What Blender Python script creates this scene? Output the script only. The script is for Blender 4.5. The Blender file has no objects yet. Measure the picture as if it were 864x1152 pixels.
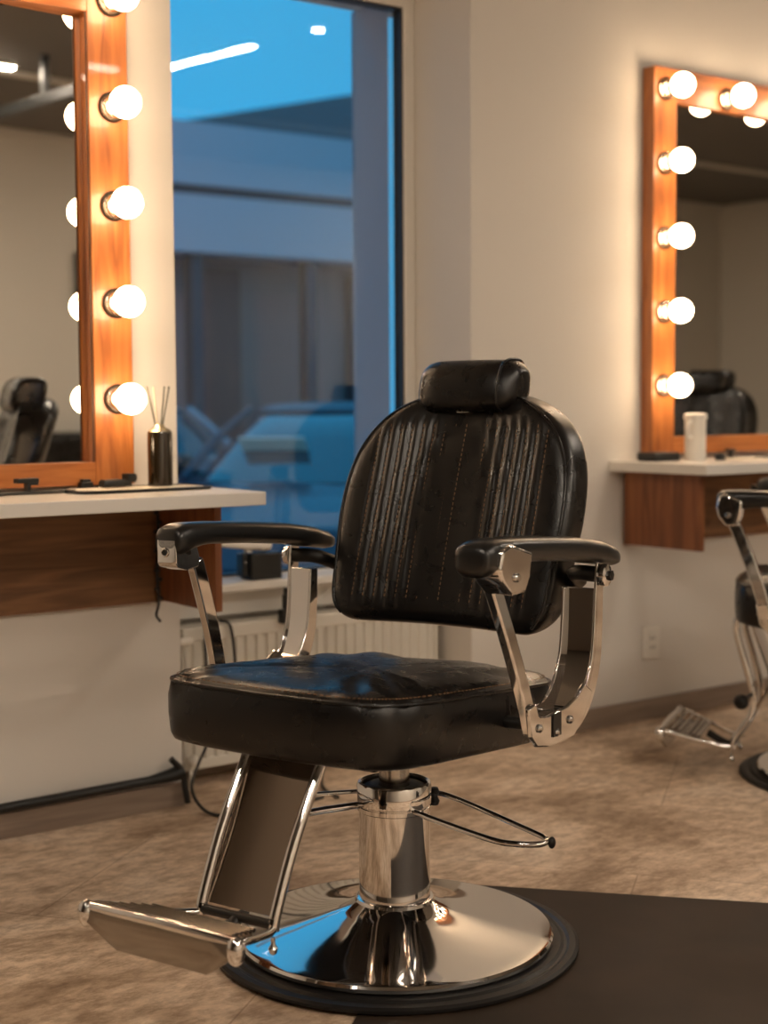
import bpy, bmesh, math, random
from math import pi, sin, cos, radians, atan2, sqrt
from mathutils import Vector, Matrix
random.seed(7)
S = bpy.context.scene
COL = S.collection

# ------------------------------------------------------------------ materials
def new_mat(name):
    m = bpy.data.materials.new(name); m.use_nodes = True
    nt = m.node_tree
    return m, nt, nt.nodes['Principled BSDF'], nt.links
def simple(name, col, rough=.5, metal=0., spec=.5, coat=0., emit=None, estr=0.):
    m, nt, b, L = new_mat(name)
    b.inputs['Base Color'].default_value = (*col, 1)
    b.inputs['Roughness'].default_value = rough
    b.inputs['Metallic'].default_value = metal
    b.inputs['Specular IOR Level'].default_value = spec
    b.inputs['Coat Weight'].default_value = coat
    if emit:
        b.inputs['Emission Color'].default_value = (*emit, 1)
        b.inputs['Emission Strength'].default_value = estr
    return m
def add_bump(m, scale, strength, dist=.002, detail=4, stretch=None, coord='Object'):
    nt = m.node_tree; b = nt.nodes['Principled BSDF']; L = nt.links
    tc = nt.nodes.new('ShaderNodeTexCoord'); mp = nt.nodes.new('ShaderNodeMapping')
    if stretch: mp.inputs['Scale'].default_value = stretch
    n = nt.nodes.new('ShaderNodeTexNoise'); n.inputs['Scale'].default_value = scale; n.inputs['Detail'].default_value = detail
    bu = nt.nodes.new('ShaderNodeBump'); bu.inputs['Strength'].default_value = strength; bu.inputs['Distance'].default_value = dist
    L.new(tc.outputs[coord], mp.inputs[0]); L.new(mp.outputs[0], n.inputs[0]); L.new(n.outputs[0], bu.inputs['Height']); L.new(bu.outputs[0], b.inputs['Normal'])
    return m
def ramp_mat(name, stops, scale, stretch=(1, 1, 1), detail=6, rough=.5, distort=0., bump=.1, coat=0., bdist=.003):
    m, nt, b, L = new_mat(name)
    tc = nt.nodes.new('ShaderNodeTexCoord'); mp = nt.nodes.new('ShaderNodeMapping')
    mp.inputs['Scale'].default_value = stretch
    n = nt.nodes.new('ShaderNodeTexNoise'); n.inputs['Scale'].default_value = scale; n.inputs['Detail'].default_value = detail
    n.inputs['Distortion'].default_value = distort
    r = nt.nodes.new('ShaderNodeValToRGB'); e = r.color_ramp.elements
    while len(e) < len(stops): e.new(.5)
    for k, (p, c) in enumerate(stops): e[k].position = p; e[k].color = (*c, 1)
    bu = nt.nodes.new('ShaderNodeBump'); bu.inputs['Strength'].default_value = bump; bu.inputs['Distance'].default_value = bdist
    L.new(tc.outputs['Object'], mp.inputs[0]); L.new(mp.outputs[0], n.inputs[0]); L.new(n.outputs[0], r.inputs[0])
    L.new(r.outputs[0], b.inputs['Base Color']); L.new(n.outputs[0], bu.inputs['Height']); L.new(bu.outputs[0], b.inputs['Normal'])
    b.inputs['Roughness'].default_value = rough; b.inputs['Coat Weight'].default_value = coat
    return m
def leather_mat(name, col, folds=0.):
    m, nt, b, L = new_mat(name)
    tc = nt.nodes.new('ShaderNodeTexCoord')
    n = nt.nodes.new('ShaderNodeTexNoise'); n.inputs['Scale'].default_value = 26; n.inputs['Detail'].default_value = 6; n.inputs['Distortion'].default_value = .6
    v = nt.nodes.new('ShaderNodeTexVoronoi'); v.inputs['Scale'].default_value = 260
    L.new(tc.outputs['Object'], n.inputs[0]); L.new(tc.outputs['Object'], v.inputs[0])
    b1 = nt.nodes.new('ShaderNodeBump'); b1.inputs['Strength'].default_value = .14; b1.inputs['Distance'].default_value = .0012
    b2 = nt.nodes.new('ShaderNodeBump'); b2.inputs['Strength'].default_value = .10; b2.inputs['Distance'].default_value = .0008
    L.new(n.outputs[0], b1.inputs['Height']); L.new(v.outputs[0], b2.inputs['Height']); L.new(b1.outputs[0], b2.inputs['Normal'])
    L.new(b2.outputs[0], b.inputs['Normal'])
    mr = nt.nodes.new('ShaderNodeMapRange'); mr.inputs[1].default_value = .35; mr.inputs[2].default_value = .7; mr.inputs[3].default_value = .26; mr.inputs[4].default_value = .33
    L.new(n.outputs[0], mr.inputs[0]); L.new(mr.outputs[0], b.inputs['Roughness'])
    b.inputs['Base Color'].default_value = (*col, 1)
    b.inputs['Specular IOR Level'].default_value = .42
    return m

M = {}
M['wall'] = add_bump(simple('wall_paint', (.71, .675, .625), .75, spec=.25), 90, .06, .001)
M['far_wall'] = simple('grey_wall_paint', (.66, .63, .57), .8, spec=.2)
M['ceiling'] = simple('ceiling_paint', (.16, .15, .14), .85, spec=.2)
M['reveal_out'] = simple('grey_outer_plaster', (.42, .36, .38), .8)
M['frame_white'] = simple('white_window_frame', (.74, .71, .66), .4)
M['gasket'] = simple('black_window_gasket', (.02, .02, .022), .3)
M['wood'] = ramp_mat('orange_stained_wood', [(.25, (.20, .055, .012)), (.5, (.42, .135, .03)), (.75, (.56, .21, .055))], 5, (6, 6, .55), 6, .38, 1.2, .08, .25, .001)
M['wood_h'] = ramp_mat('orange_stained_wood_rail', [(.25, (.20, .055, .012)), (.5, (.42, .135, .03)), (.75, (.56, .21, .055))], 5, (.55, 6, 6), 6, .38, 1.2, .08, .25, .001)
M['veneer_h'] = ramp_mat('walnut_veneer_across', [(.3, (.10, .043, .016)), (.5, (.17, .078, .03)), (.72, (.25, .12, .048))], 4, (.5, 6, 7), 8, .45, 1.6, .05, 0, .001)
M['veneer_v'] = ramp_mat('walnut_veneer_upright', [(.3, (.13, .042, .014)), (.5, (.21, .07, .024)), (.72, (.29, .11, .038))], 4, (6, 6, .5), 8, .45, 1.2, .05, 0, .001)
M['laminate'] = simple('white_laminate', (.80, .77, .72), .28)
M['mirror'] = simple('mirror_silver', (.80, .79, .75), .01, 1.)
M['chrome'] = simple('polished_chrome', (.80, .79, .78), .055, 1.)
M['brushed'] = add_bump(simple('soft_steel', (.55, .53, .50), .22, 1.), 60, .05, .001)
M['socket_brass'] = simple('aged_nickel_socket', (.70, .60, .48), .22, 1.)
M['leather'] = leather_mat('black_leather', (.007, .006, .0055))
M['vinyl'] = simple('black_arm_vinyl', (.008, .008, .008), .30, spec=.6)
M['thread'] = simple('brown_thread', (.22, .12, .055), .55)
M['black_plastic'] = simple('black_plastic', (.008, .009, .009), .38)
M['black_rubber'] = simple('black_rubber', (.009, .008, .0075), .42, spec=.3)
M['dark_iron'] = simple('dark_iron', (.03, .028, .026), .35, .6)
M['white_plastic'] = simple('white_plastic', (.80, .77, .71), .35)
M['radiator'] = simple('cream_enamel', (.72, .69, .62), .35)
M['paper'] = simple('cream_pad', (.76, .70, .58), .7)
M['bottle'] = simple('smoked_amber_glass', (.022, .014, .006), .12, spec=.7, coat=.4)
M['silver_cap'] = simple('pale_gold_cap', (.66, .56, .38), .25, .8)
M['reed'] = simple('dark_reed', (.05, .05, .035), .6)
M['reed_pale'] = simple('pale_reed', (.60, .50, .36), .6)
M['bulb'] = simple('glowing_opal_bulb', (1, 1, 1), .3, emit=(1, .71, .44), estr=25.)
M['tube'] = simple('glowing_tube', (1, 1, 1), .3, emit=(1, .85, .69), estr=155.)
M['spot'] = simple('glowing_spot', (1, 1, 1), .3, emit=(1, .93, .82), estr=60.)
M['baseboard'] = ramp_mat('grey_brown_skirting', [(.3, (.21, .155, .12)), (.7, (.32, .245, .19))], 6, (.6, 5, 8), 6, .5, .6, .05)

M['dark_refl'] = simple('dark_reflection_chrome', (.26, .21, .17), .05, 1.)  # chrome with the leg panel's dark reflection put into the colour
M['dim_refl'] = simple('dim_reflection_chrome', (.34, .31, .28), .16, 1.)  # chrome darkened in colour to stand in for dimmer reflections on toe plate and tread
def floor_mat():
    m, nt, b, L = new_mat('mottled_beige_vinyl')
    tc = nt.nodes.new('ShaderNodeTexCoord')
    mp = nt.nodes.new('ShaderNodeMapping'); mp.inputs['Rotation'].default_value = (0, 0, radians(-12)); mp.inputs['Scale'].default_value = (1, 1.7, 1)
    L.new(tc.outputs['Object'], mp.inputs[0])
    n1 = nt.nodes.new('ShaderNodeTexNoise'); n1.inputs['Scale'].default_value = 1.9; n1.inputs['Detail'].default_value = 9; n1.inputs['Roughness'].default_value = .68; n1.inputs['Distortion'].default_value = .35
    n2 = nt.nodes.new('ShaderNodeTexNoise'); n2.inputs['Scale'].default_value = 17; n2.inputs['Detail'].default_value = 9; n2.inputs['Roughness'].default_value = .75
    L.new(mp.outputs[0], n1.inputs[0]); L.new(mp.outputs[0], n2.inputs[0])
    r1 = nt.nodes.new('ShaderNodeValToRGB'); e = r1.color_ramp.elements
    cols = [(.30, (.30, .205, .135)), (.43, (.50, .37, .26)), (.53, (.74, .58, .43)), (.66, (.80, .66, .52))]
    while len(e) < 4: e.new(.5)
    for k, (p, c) in enumerate(cols): e[k].position = p; e[k].color = (*c, 1)
    L.new(n1.outputs[0], r1.inputs[0])
    r2 = nt.nodes.new('ShaderNodeValToRGB'); r2.color_ramp.elements[0].position = .40; r2.color_ramp.elements[0].color = (.66, .61, .57, 1)
    r2.color_ramp.elements[1].position = .58; r2.color_ramp.elements[1].color = (1.08, 1.08, 1.08, 1)
    L.new(n2.outputs[0], r2.inputs[0])
    mx = nt.nodes.new('ShaderNodeMix'); mx.data_type = 'RGBA'; mx.blend_type = 'MULTIPLY'; mx.inputs[0].default_value = 1.
    L.new(r1.outputs[0], mx.inputs[6]); L.new(r2.outputs[0], mx.inputs[7])
    # thin plank joints
    bk = nt.nodes.new('ShaderNodeTexBrick'); bk.inputs['Scale'].default_value = 1.; bk.inputs['Mortar Size'].default_value = .0022
    bk.inputs['Brick Width'].default_value = 1.25; bk.inputs['Row Height'].default_value = .62
    bk.inputs['Color1'].default_value = (1, 1, 1, 1); bk.inputs['Color2'].default_value = (.86, .85, .84, 1); bk.inputs['Mortar'].default_value = (.55, .5, .46, 1)
    mp2 = nt.nodes.new('ShaderNodeMapping'); mp2.inputs['Rotation'].default_value = (0, 0, radians(52))
    L.new(tc.outputs['Object'], mp2.inputs[0]); L.new(mp2.outputs[0], bk.inputs[0])
    mx2 = nt.nodes.new('ShaderNodeMix'); mx2.data_type = 'RGBA'; mx2.blend_type = 'MULTIPLY'; mx2.inputs[0].default_value = .7
    L.new(mx.outputs[2], mx2.inputs[6]); L.new(bk.outputs[0], mx2.inputs[7])
    L.new(mx2.outputs[2], b.inputs['Base Color'])
    b.inputs['Roughness'].default_value = .52; b.inputs['Specular IOR Level'].default_value = .35
    bu = nt.nodes.new('ShaderNodeBump'); bu.inputs['Strength'].default_value = .15; bu.inputs['Distance'].default_value = .002
    L.new(n2.outputs[0], bu.inputs['Height']); L.new(bu.outputs[0], b.inputs['Normal'])
    return m
M['floor'] = floor_mat()
M['mat'] = ramp_mat('dark_brown_rubber_mat', [(.3, (.022, .015, .010)), (.7, (.036, .023, .015))], 5, (1, 1, 1), 8, .55, .3, .05)
M['mat'].node_tree.nodes['Principled BSDF'].inputs['Specular IOR Level'].default_value = .18

def glass_mat():
    m = bpy.data.materials.new('window_glass'); m.use_nodes = True
    nt = m.node_tree; nt.nodes.clear(); L = nt.links
    o = nt.nodes.new('ShaderNodeOutputMaterial'); t = nt.nodes.new('ShaderNodeBsdfTransparent'); g = nt.nodes.new('ShaderNodeBsdfGlossy')
    g.inputs['Roughness'].default_value = .005; g.inputs['Color'].default_value = (1, 1, 1, 1)
    f = nt.nodes.new('ShaderNodeFresnel'); f.inputs['IOR'].default_value = 1.5
    x = nt.nodes.new('ShaderNodeMixShader')
    L.new(f.outputs[0], x.inputs[0]); L.new(t.outputs[0], x.inputs[1]); L.new(g.outputs[0], x.inputs[2]); L.new(x.outputs[0], o.inputs[0])
    return m
M['glass'] = glass_mat()

# ------------------------------------------------------------------ mesh helpers
def tag(o, label=None, cat=None, group=None, kind=None):
    if label: o['label'] = label
    if cat: o['category'] = cat
    if group: o['group'] = group
    if kind: o['kind'] = kind
    return o
def empty(name, loc=(0, 0, 0), rz=0.):
    o = bpy.data.objects.new(name, None); COL.objects.link(o); o.location = loc; o.rotation_euler = (0, 0, rz)
    o.empty_display_size = .05
    return o
def obj(name, bm, m, parent=None, loc=None, bevel=0., smooth=True, seg=3, sub=0, auto=40):
    bmesh.ops.recalc_face_normals(bm, faces=bm.faces)
    me = bpy.data.meshes.new(name); bm.to_mesh(me); bm.free()
    if isinstance(m, (list, tuple)):
        for x in m: me.materials.append(x)
    else: me.materials.append(m)
    o = bpy.data.objects.new(name, me); COL.objects.link(o)
    if parent is not None: o.parent = parent
    if loc is not None: o.location = loc
    if smooth:
        me.polygons.foreach_set('use_smooth', [True] * len(me.polygons))
        if auto:
            me.set_sharp_from_angle(angle=radians(auto))
    if bevel > 0:
        b = o.modifiers.new('bevel', 'BEVEL'); b.width = bevel; b.segments = seg; b.limit_method = 'ANGLE'; b.angle_limit = radians(35)
        b.harden_normals = False
        if smooth: me.polygons.foreach_set('use_smooth', [True] * len(me.polygons))
    if sub:
        b = o.modifiers.new('sub', 'SUBSURF'); b.levels = sub; b.render_levels = sub
    return o
def box(bm, x0, x1, y0, y1, z0, z1, mi=0):
    v = [bm.verts.new(p) for p in ((x0, y0, z0), (x1, y0, z0), (x1, y1, z0), (x0, y1, z0), (x0, y0, z1), (x1, y0, z1), (x1, y1, z1), (x0, y1, z1))]
    for f in ((0, 3, 2, 1), (4, 5, 6, 7), (0, 1, 5, 4), (1, 2, 6, 5), (2, 3, 7, 6), (3, 0, 4, 7)):
        F = bm.faces.new([v[i] for i in f]); F.material_index = mi
    return v
def loft(bm, rings, cap=True, closed=True, mi=0):
    R = [[bm.verts.new(p) for p in r] for r in rings]
    n = len(R[0])
    for a, b in zip(R, R[1:]):
        for i in range(n if closed else n - 1):
            j = (i + 1) % n
            f = bm.faces.new((a[i], a[j], b[j], b[i])); f.material_index = mi
    if cap:
        f = bm.faces.new(R[0][::-1]); f.material_index = mi
        f = bm.faces.new(R[-1]); f.material_index = mi
    return R
def lathe(bm, prof, n=72, cap=True, mi=0, c=(0, 0, 0), axis='z'):
    rings = []
    for r, z in prof:
        ring = []
        for i in range(n):
            a = 2 * pi * i / n
            x, y = r * cos(a), r * sin(a)
            p = (x, y, z) if axis == 'z' else ((x, z, y) if axis == 'y' else (z, x, y))
            ring.append((p[0] + c[0], p[1] + c[1], p[2] + c[2]))
        rings.append(ring)
    return loft(bm, rings, cap, True, mi)
def smooth_path(pts, k=6):
    P = [Vector(p) for p in pts]
    if len(P) < 3: return P
    out = []
    for i in range(len(P) - 1):
        p0 = P[i - 1] if i else P[0] * 2 - P[1]
        p1, p2 = P[i], P[i + 1]
        p3 = P[i + 2] if i + 2 < len(P) else P[-1] * 2 - P[-2]
        for j in range(k):
            t = j / k
            out.append(.5 * ((2 * p1) + (p2 - p0) * t + (2 * p0 - 5 * p1 + 4 * p2 - p3) * t * t + (3 * p1 - p0 - 3 * p2 + p3) * t ** 3))
    out.append(P[-1])
    return out
def tube(bm, pts, r, n=12, k=6, closed=False, cap=True, mi=0):
    P = smooth_path(pts, k) if k else [Vector(p) for p in pts]
    rings = []; up = None
    for i, p in enumerate(P):
        if closed: d = P[(i + 1) % len(P)] - P[i - 1]
        else: d = P[min(i + 1, len(P) - 1)] - P[max(i - 1, 0)]
        if d.length < 1e-9: d = Vector((0, 0, 1))
        d.normalize()
        if up is None: up = d.orthogonal().normalized()
        up = (up - d * up.dot(d)).normalized(); s = d.cross(up)
        rr = r(i / (len(P) - 1)) if callable(r) else r
        rings.append([p + up * rr * cos(2 * pi * j / n) + s * rr * sin(2 * pi * j / n) for j in range(n)])
    if closed: rings.append(rings[0]); 
    return loft(bm, rings, cap and not closed, True, mi)
def prism(bm, poly, d0, d1, plane='xz', mi=0):
    """extrude a polygon given in the named plane along the remaining axis"""
    def P(a, b, d): return {'xz': (a, d, b), 'xy': (a, b, d), 'yz': (d, a, b)}[plane]
    return loft(bm, [[P(a, b, d0) for a, b in poly], [P(a, b, d1) for a, b in poly]], True, True, mi)
def ball(bm, c, r, sx=1, sy=1, sz=1, n=20, mi=0):
    g = bmesh.ops.create_uvsphere(bm, u_segments=n, v_segments=n // 2, radius=r)
    for v in g['verts']:
        v.co = Vector((v.co.x * sx + c[0], v.co.y * sy + c[1], v.co.z * sz + c[2]))
    for f in {f for v in g['verts'] for f in v.link_faces}: f.material_index = mi
def superell(a, b, n, e, c=(0, 0)):
    out = []
    for i in range(n):
        t = 2 * pi * i / n
        ct, st = cos(t), sin(t)
        out.append((c[0] + a * math.copysign(abs(ct) ** (2 / e), ct), c[1] + b * math.copysign(abs(st) ** (2 / e), st)))
    return out
def arc_strip(path, w0):
    """turn a centre path in 2-D into a closed ribbon outline with the given widths"""
    P = smooth_path([(p[0], p[1], 0) for p in path], 6); L_, R_ = [], []
    n = len(P)
    for i, p in enumerate(P):
        d = (P[min(i + 1, n - 1)] - P[max(i - 1, 0)]).normalized(); nn = Vector((-d.y, d.x, 0))
        w = w0(i / (n - 1)) / 2 if callable(w0) else w0 / 2
        L_.append((p.x + nn.x * w, p.y + nn.y * w)); R_.append((p.x - nn.x * w, p.y - nn.y * w))
    return L_ + R_[::-1]
def ribbon(bm, path, w, d0, d1, mi=0):
    """a flat bar following a path in the xz plane, from y=d0 to y=d1 (quads only)"""
    P = smooth_path([(p[0], 0, p[1]) for p in path], 6); rings = []; n = len(P)
    for i, p in enumerate(P):
        d = (P[min(i + 1, n - 1)] - P[max(i - 1, 0)]).normalized(); nn = Vector((-d.z, 0, d.x))
        h = (w(i / (n - 1)) if callable(w) else w) / 2
        a = p + nn * h; b = p - nn * h
        rings.append([(a.x, d0, a.z), (a.x, d1, a.z), (b.x, d1, b.z), (b.x, d0, b.z)])
    loft(bm, rings, True, True, mi)
def copy_tree(o, parent=None):
    c = o.copy(); COL.objects.link(c); c.parent = parent
    for ch in list(o.children): copy_tree(ch, c)
    return c
def struct(name, bm, m, bevel=0., smooth=False):
    return tag(obj(name, bm, m, bevel=bevel, smooth=smooth), kind='structure')

# ------------------------------------------------------------------ room shell
X0, X1, Y0, H_C = -7.5, 12.0, -6.3, 3.1
WL, WR = 1.952, 3.005          # window niche in the mirror wall
bm = bmesh.new(); box(bm, X0 - .2, X1 + .2, Y0 - .2, .62, -.12, 0); struct('floor', bm, M['floor'])
bm = bmesh.new(); box(bm, X0 - .2, X1 + .2, Y0 - .2, .62, H_C, H_C + .15); struct('ceiling', bm, M['ceiling'])
bm = bmesh.new()
box(bm, X0, WL, 0, .62, 0, H_C); box(bm, WR, X1, 0, .62, 0, H_C)
box(bm, WL, WR, 0, .62, 2.47, H_C); box(bm, WL, WR, .27, .62, 0, .535)
struct('wall_back', bm, M['wall'])
bm = bmesh.new(); box(bm, X0, X1, Y0 - .15, Y0, 0, H_C); struct('wall_front', bm, M['far_wall'])
bm = bmesh.new(); box(bm, X0 - .15, X0, Y0 - .15, .62, 0, H_C); struct('wall_left', bm, simple('charcoal_wall_paint', (.20, .15, .11), .7))
bm = bmesh.new(); box(bm, X1, X1 + .15, Y0 - .15, .62, 0, H_C); struct('wall_right', bm, M['far_wall'])
# outer plaster lining of the window opening (beyond the glass)
bm = bmesh.new()
box(bm, WR - .004, WR, .352, .64, .535, 2.47); box(bm, WL, WL + .004, .352, .64, .535, 2.47)
struct('trim_1', bm, M['reveal_out'])
# window frame and pane
bm = bmesh.new()
box(bm, WR - .045, WR, .285, .35, .535, 2.47); box(bm, WL, WL + .05, .285, .35, .535, 2.47)
box(bm, WL + .05, WR - .045, .285, .35, 2.405, 2.47); box(bm, WL + .05, WR - .045, .285, .35, .535, .595)
w1 = tag(obj('window_1', bm, M['frame_white'], bevel=.005), kind='structure')
bm = bmesh.new()
box(bm, WR - .053, WR - .045, .292, .335, .595, 2.405); box(bm, WL + .05, WL + .056, .292, .335, .595, 2.405)
box(bm, WL + .056, WR - .053, .292, .335, 2.398, 2.405); box(bm, WL + .056, WR - .053, .292, .335, .595, .601)
obj('gasket', bm, M['gasket'], w1, smooth=False)
bm = bmesh.new(); box(bm, WL + .05, WR - .045, .312, .316, .595, 2.405)
obj('window_pane', bm, M['glass'], w1, smooth=False)
bm = bmesh.new(); box(bm, WR - .062, WR - .054, .322, .350, .601, 2.398)
obj('edge_strip', bm, M['chrome'], w1, smooth=False)
bm = bmesh.new(); box(bm, WL, WR, .140, .285, .565, .592)
box(bm, WL, WR, .225, .27, .484, .565)
tag(obj('trim_2', bm, M['frame_white'], bevel=.006), kind='structure')
# skirting
bm = bmesh.new()
box(bm, X0, WL, -.014, 0, 0, .068); struct('baseboard_left', bm, M['baseboard'], .003)
bm = bmesh.new()
box(bm, WR, X1, -.014, 0, 0, .072); struct('baseboard_right', bm, M['baseboard'], .003)
bm = bmesh.new()
box(bm, WL, WR, .256, .27, 0, .07); struct('baseboard_back', bm, M['baseboard'], .003)
bm = bmesh.new(); box(bm, X0, X1, Y0, Y0 + .014, 0, .07); struct('baseboard_front', bm, M['baseboard'], .003)
bm = bmesh.new()
box(bm, X0, X1, Y0, Y0 + .03, 3.05, 3.1); box(bm, X0, X1, -4.69, -4.63, 3.075, 3.1)
struct('trim_3', bm, simple('pale_ceiling_beam', (.62, .59, .54), .8))

# ------------------------------------------------------------------ outdoors
M['asphalt'] = simple('wet_asphalt', (.16, .15, .17), .35)
M['fascia'] = simple('pale_blue_grey_render', (.62, .50, .52), .7)
M['dark_metal'] = simple('dark_fascia_joint', (.10, .07, .07), .5)
M['facade'] = simple('grey_brown_facade', (.32, .20, .19), .7)
M['shutter'] = simple('dark_brown_shutter', (.17, .07, .07), .7)
M['dark_glass'] = simple('dark_shop_glass', (.02, .03, .05), .15)
M['roof2'] = simple('brown_gable_cladding', (.26, .17, .17), .8)
bm = bmesh.new(); box(bm, -6, 40, .66, 40, -.45, -.30)
tag(obj('street', bm, M['asphalt'], smooth=False), kind='structure')

b = tag(empty('building', (9.3, 10.0, -.3)), 'long low building with two pale bands across the street, behind the cars', 'building')
def bpart(name, rects, m, parent=b, bevel=0.):
    bm = bmesh.new()
    for (x0, x1, y0, y1, z0, z1) in rects: box(bm, x0 - 9.3, x1 - 9.3, y0 - 10., y1 - 10., z0 + .3, z1 + .3)
    return obj(name, bm, m, parent, smooth=False, bevel=bevel)
bpart('wall', [(4, 18, 10.6, 16, -.3, 2.7)], M['facade'])
bpart('upper_band', [(4, 18, 10.0, 16, 3.40, 4.04)], M['fascia'])
bpart('band_joint', [(4, 18, 10.08, 16, 3.29, 3.40)], M['dark_metal'])
bpart('lower_band', [(4, 18, 9.95, 16, 2.70, 3.29)], M['fascia'])
for x in (5.6, 7.66, 9.1, 10.9, 12.6):
    bpart('column', [(x - .07, x + .07, 10.1, 10.25, -.3, 2.7)], M['dark_glass'])
for x0, x1 in ((6.3, 7.2), (7.95, 8.42), (9.9, 10.6)):
    bpart('shutter', [(x0, x1, 10.5, 10.6, -.3, 2.6)], M['shutter'])
bm = bmesh.new()
prism(bm, [(0, 0), (14, 0), (14, 7.4), (8, 7.4), (4.3, 6.62), (1.4, 5.92), (0, 5.6)], 0, 5, 'xz')
o = obj('gabled_building', bm, M['roof2'], smooth=False); o.location = (10.2, 17.2, -.3)
tag(o, 'brown gabled building whose roofline rises behind the pale banded building', 'building')

sl = tag(empty('added_street_lamp', (2.2, 7.2, -.3)), 'tall added street lamp outside the window, unseen left of view', 'added street lamp')  # unseen lamp, added to warm the building front and outer reveal
bm = bmesh.new(); lathe(bm, [(.08, 0), (.06, .3), (.045, 4.7), (.001, 4.7)], 20); obj('pole', bm, M['dark_metal'], sl)
bm = bmesh.new(); lathe(bm, [(.05, 4.7), (.26, 4.78), (.27, 4.86), (.05, 5.0), (.001, 5.0)], 24); obj('lamp_head', bm, M['dark_metal'], sl)
ll = bpy.data.lights.new('added_street_lamp_light', 'POINT'); ll.energy = 420; ll.color = (1, .70, .55); ll.shadow_soft_size = .15
lo = bpy.data.objects.new('added_street_lamp_light', ll); COL.objects.link(lo); lo.parent = sl; lo.location = (0, 0, 4.5)
def make_car(label, loc, rz, paint, plate=True):
    c = tag(empty('parked_car', loc, rz), label, 'car', None)
    # x = forward, length 4.3, width 1.75
    bm = bmesh.new()
    prof = [(-2.1, .30), (-2.15, .62), (-2.05, .88), (-1.5, .95), (.75, .93), (1.5, .84), (2.02, .70), (2.15, .48), (2.1, .25), (1.72, .22)]
    for cx in (1.32,):
        prof += [(cx + .33 * cos(t), .28 + .33 * sin(t)) for t in [pi * k / 10 for k in range(0, 11)]]
    prof += [(-.9, .22)]
    prof += [(-1.32 + .33 * cos(t), .28 + .33 * sin(t)) for t in [pi * k / 10 for k in range(0, 11)]]
    prof += [(-1.7, .22)]
    rings = []
    for y, s, dz in ((-.86, .965, .02), (-.88, .99, 0), (-.80, 1, .01), (0, 1.02, .035), (.80, 1, .01), (.88, .99, 0), (.86, .965, .02)):
        rings.append([(x * s, y, z + (dz if z > .5 else 0)) for x, z in prof])
    loft(bm, rings); obj('car_body', bm, paint, c, bevel=.02, auto=30)
    bm = bmesh.new()
    low = superell(1.55, .80, 40, 5, (-.45, 0)); mid = superell(1.22, .70, 40, 5, (-.50, 0)); top = superell(.95, .62, 40, 5, (-.55, 0))
    loft(bm, [[(x, y, .92) for x, y in low], [(x, y, 1.18) for x, y in mid], [(x, y, 1.38) for x, y in top]])
    obj('car_glass', bm, M['car_glass'], c, auto=60)
    bm = bmesh.new()
    loft(bm, [[(x, y, 1.375) for x, y in superell(.97, .64, 40, 5, (-.55, 0))], [(x, y, 1.42) for x, y in superell(.9, .58, 40, 5, (-.55, 0))], [(x, y, 1.44) for x, y in superell(.6, .4, 40, 4, (-.55, 0))]])
    for s in (-1, 1):
        tube(bm, [(1.02, .75 * s, .93), (.62, .69 * s, 1.2), (.30, .60 * s, 1.39)], .03, 8)
        tube(bm, [(-.45, .80 * s, .93), (-.48, .72 * s, 1.18), (-.5, .63 * s, 1.39)], .035, 8)
        tube(bm, [(-1.9, .72 * s, .93), (-1.62, .66 * s, 1.2), (-1.42, .58 * s, 1.39)], .045, 8)
    obj('roof', bm, paint, c, auto=40)
    for s in (-1, 1):
        bm = bmesh.new(); ball(bm, (.62, .98 * s, 1.0), .11, .7, 1.1, .75); tube(bm, [(.62, .80 * s, .93), (.62, .95 * s, .97)], .02, 8)
        obj('wing_mirror', bm, M['black_plastic'], c)
        bm = bmesh.new(); ball(bm, (1.95, .62 * s, .66), .12, .9, 1.2, .6); obj('headlight', bm, M['lamp_glass'], c)
        for x in (1.32, -1.32):
            bm = bmesh.new()
            lathe(bm, [(.14, -.02), (.26, -.02), (.31, .02), (.31, .17), (.26, .2), (.1, .2)], 32, c=(x, .70 * s - (.1 if s > 0 else .1), .31), axis='y')
            obj('wheel', bm, M['black_rubber'], c)
    return c
M['car_glass'] = simple('car_window_glass', (.02, .04, .06), .06, spec=1., coat=1.)
M['lamp_glass'] = simple('clear_lamp_glass', (.7, .65, .6), .1, .6)
M['paint_blue'] = simple('dark_blue_car_paint', (.03, .04, .07), .35, .0, coat=.4)
M['paint_dark'] = simple('dark_car_paint', (.035, .03, .035), .25, .3, coat=.8)
car1 = make_car('dark blue car parked nearest the window, white sheet behind its windscreen', (6.0, 5.0, -.30), radians(212), M['paint_blue'])
bm = bmesh.new(); box(bm, -.15, .15, -.24, .24, 0, .012)
o = obj('dashboard_sheet', bm, M['paper'], car1, loc=(.78, -.17, 1.08)); o.rotation_euler = (0, radians(-52), 0)
make_car('dark car parked on the right behind the dark blue car', (10.9, 7.5, -.30), radians(212), M['paint_dark'])
make_car('pale blue car parked on the left beyond the others', (4.9, 8.5, -.30), radians(180), simple('pale_car_paint', (.30, .36, .42), .25, .2, coat=.8))

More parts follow.
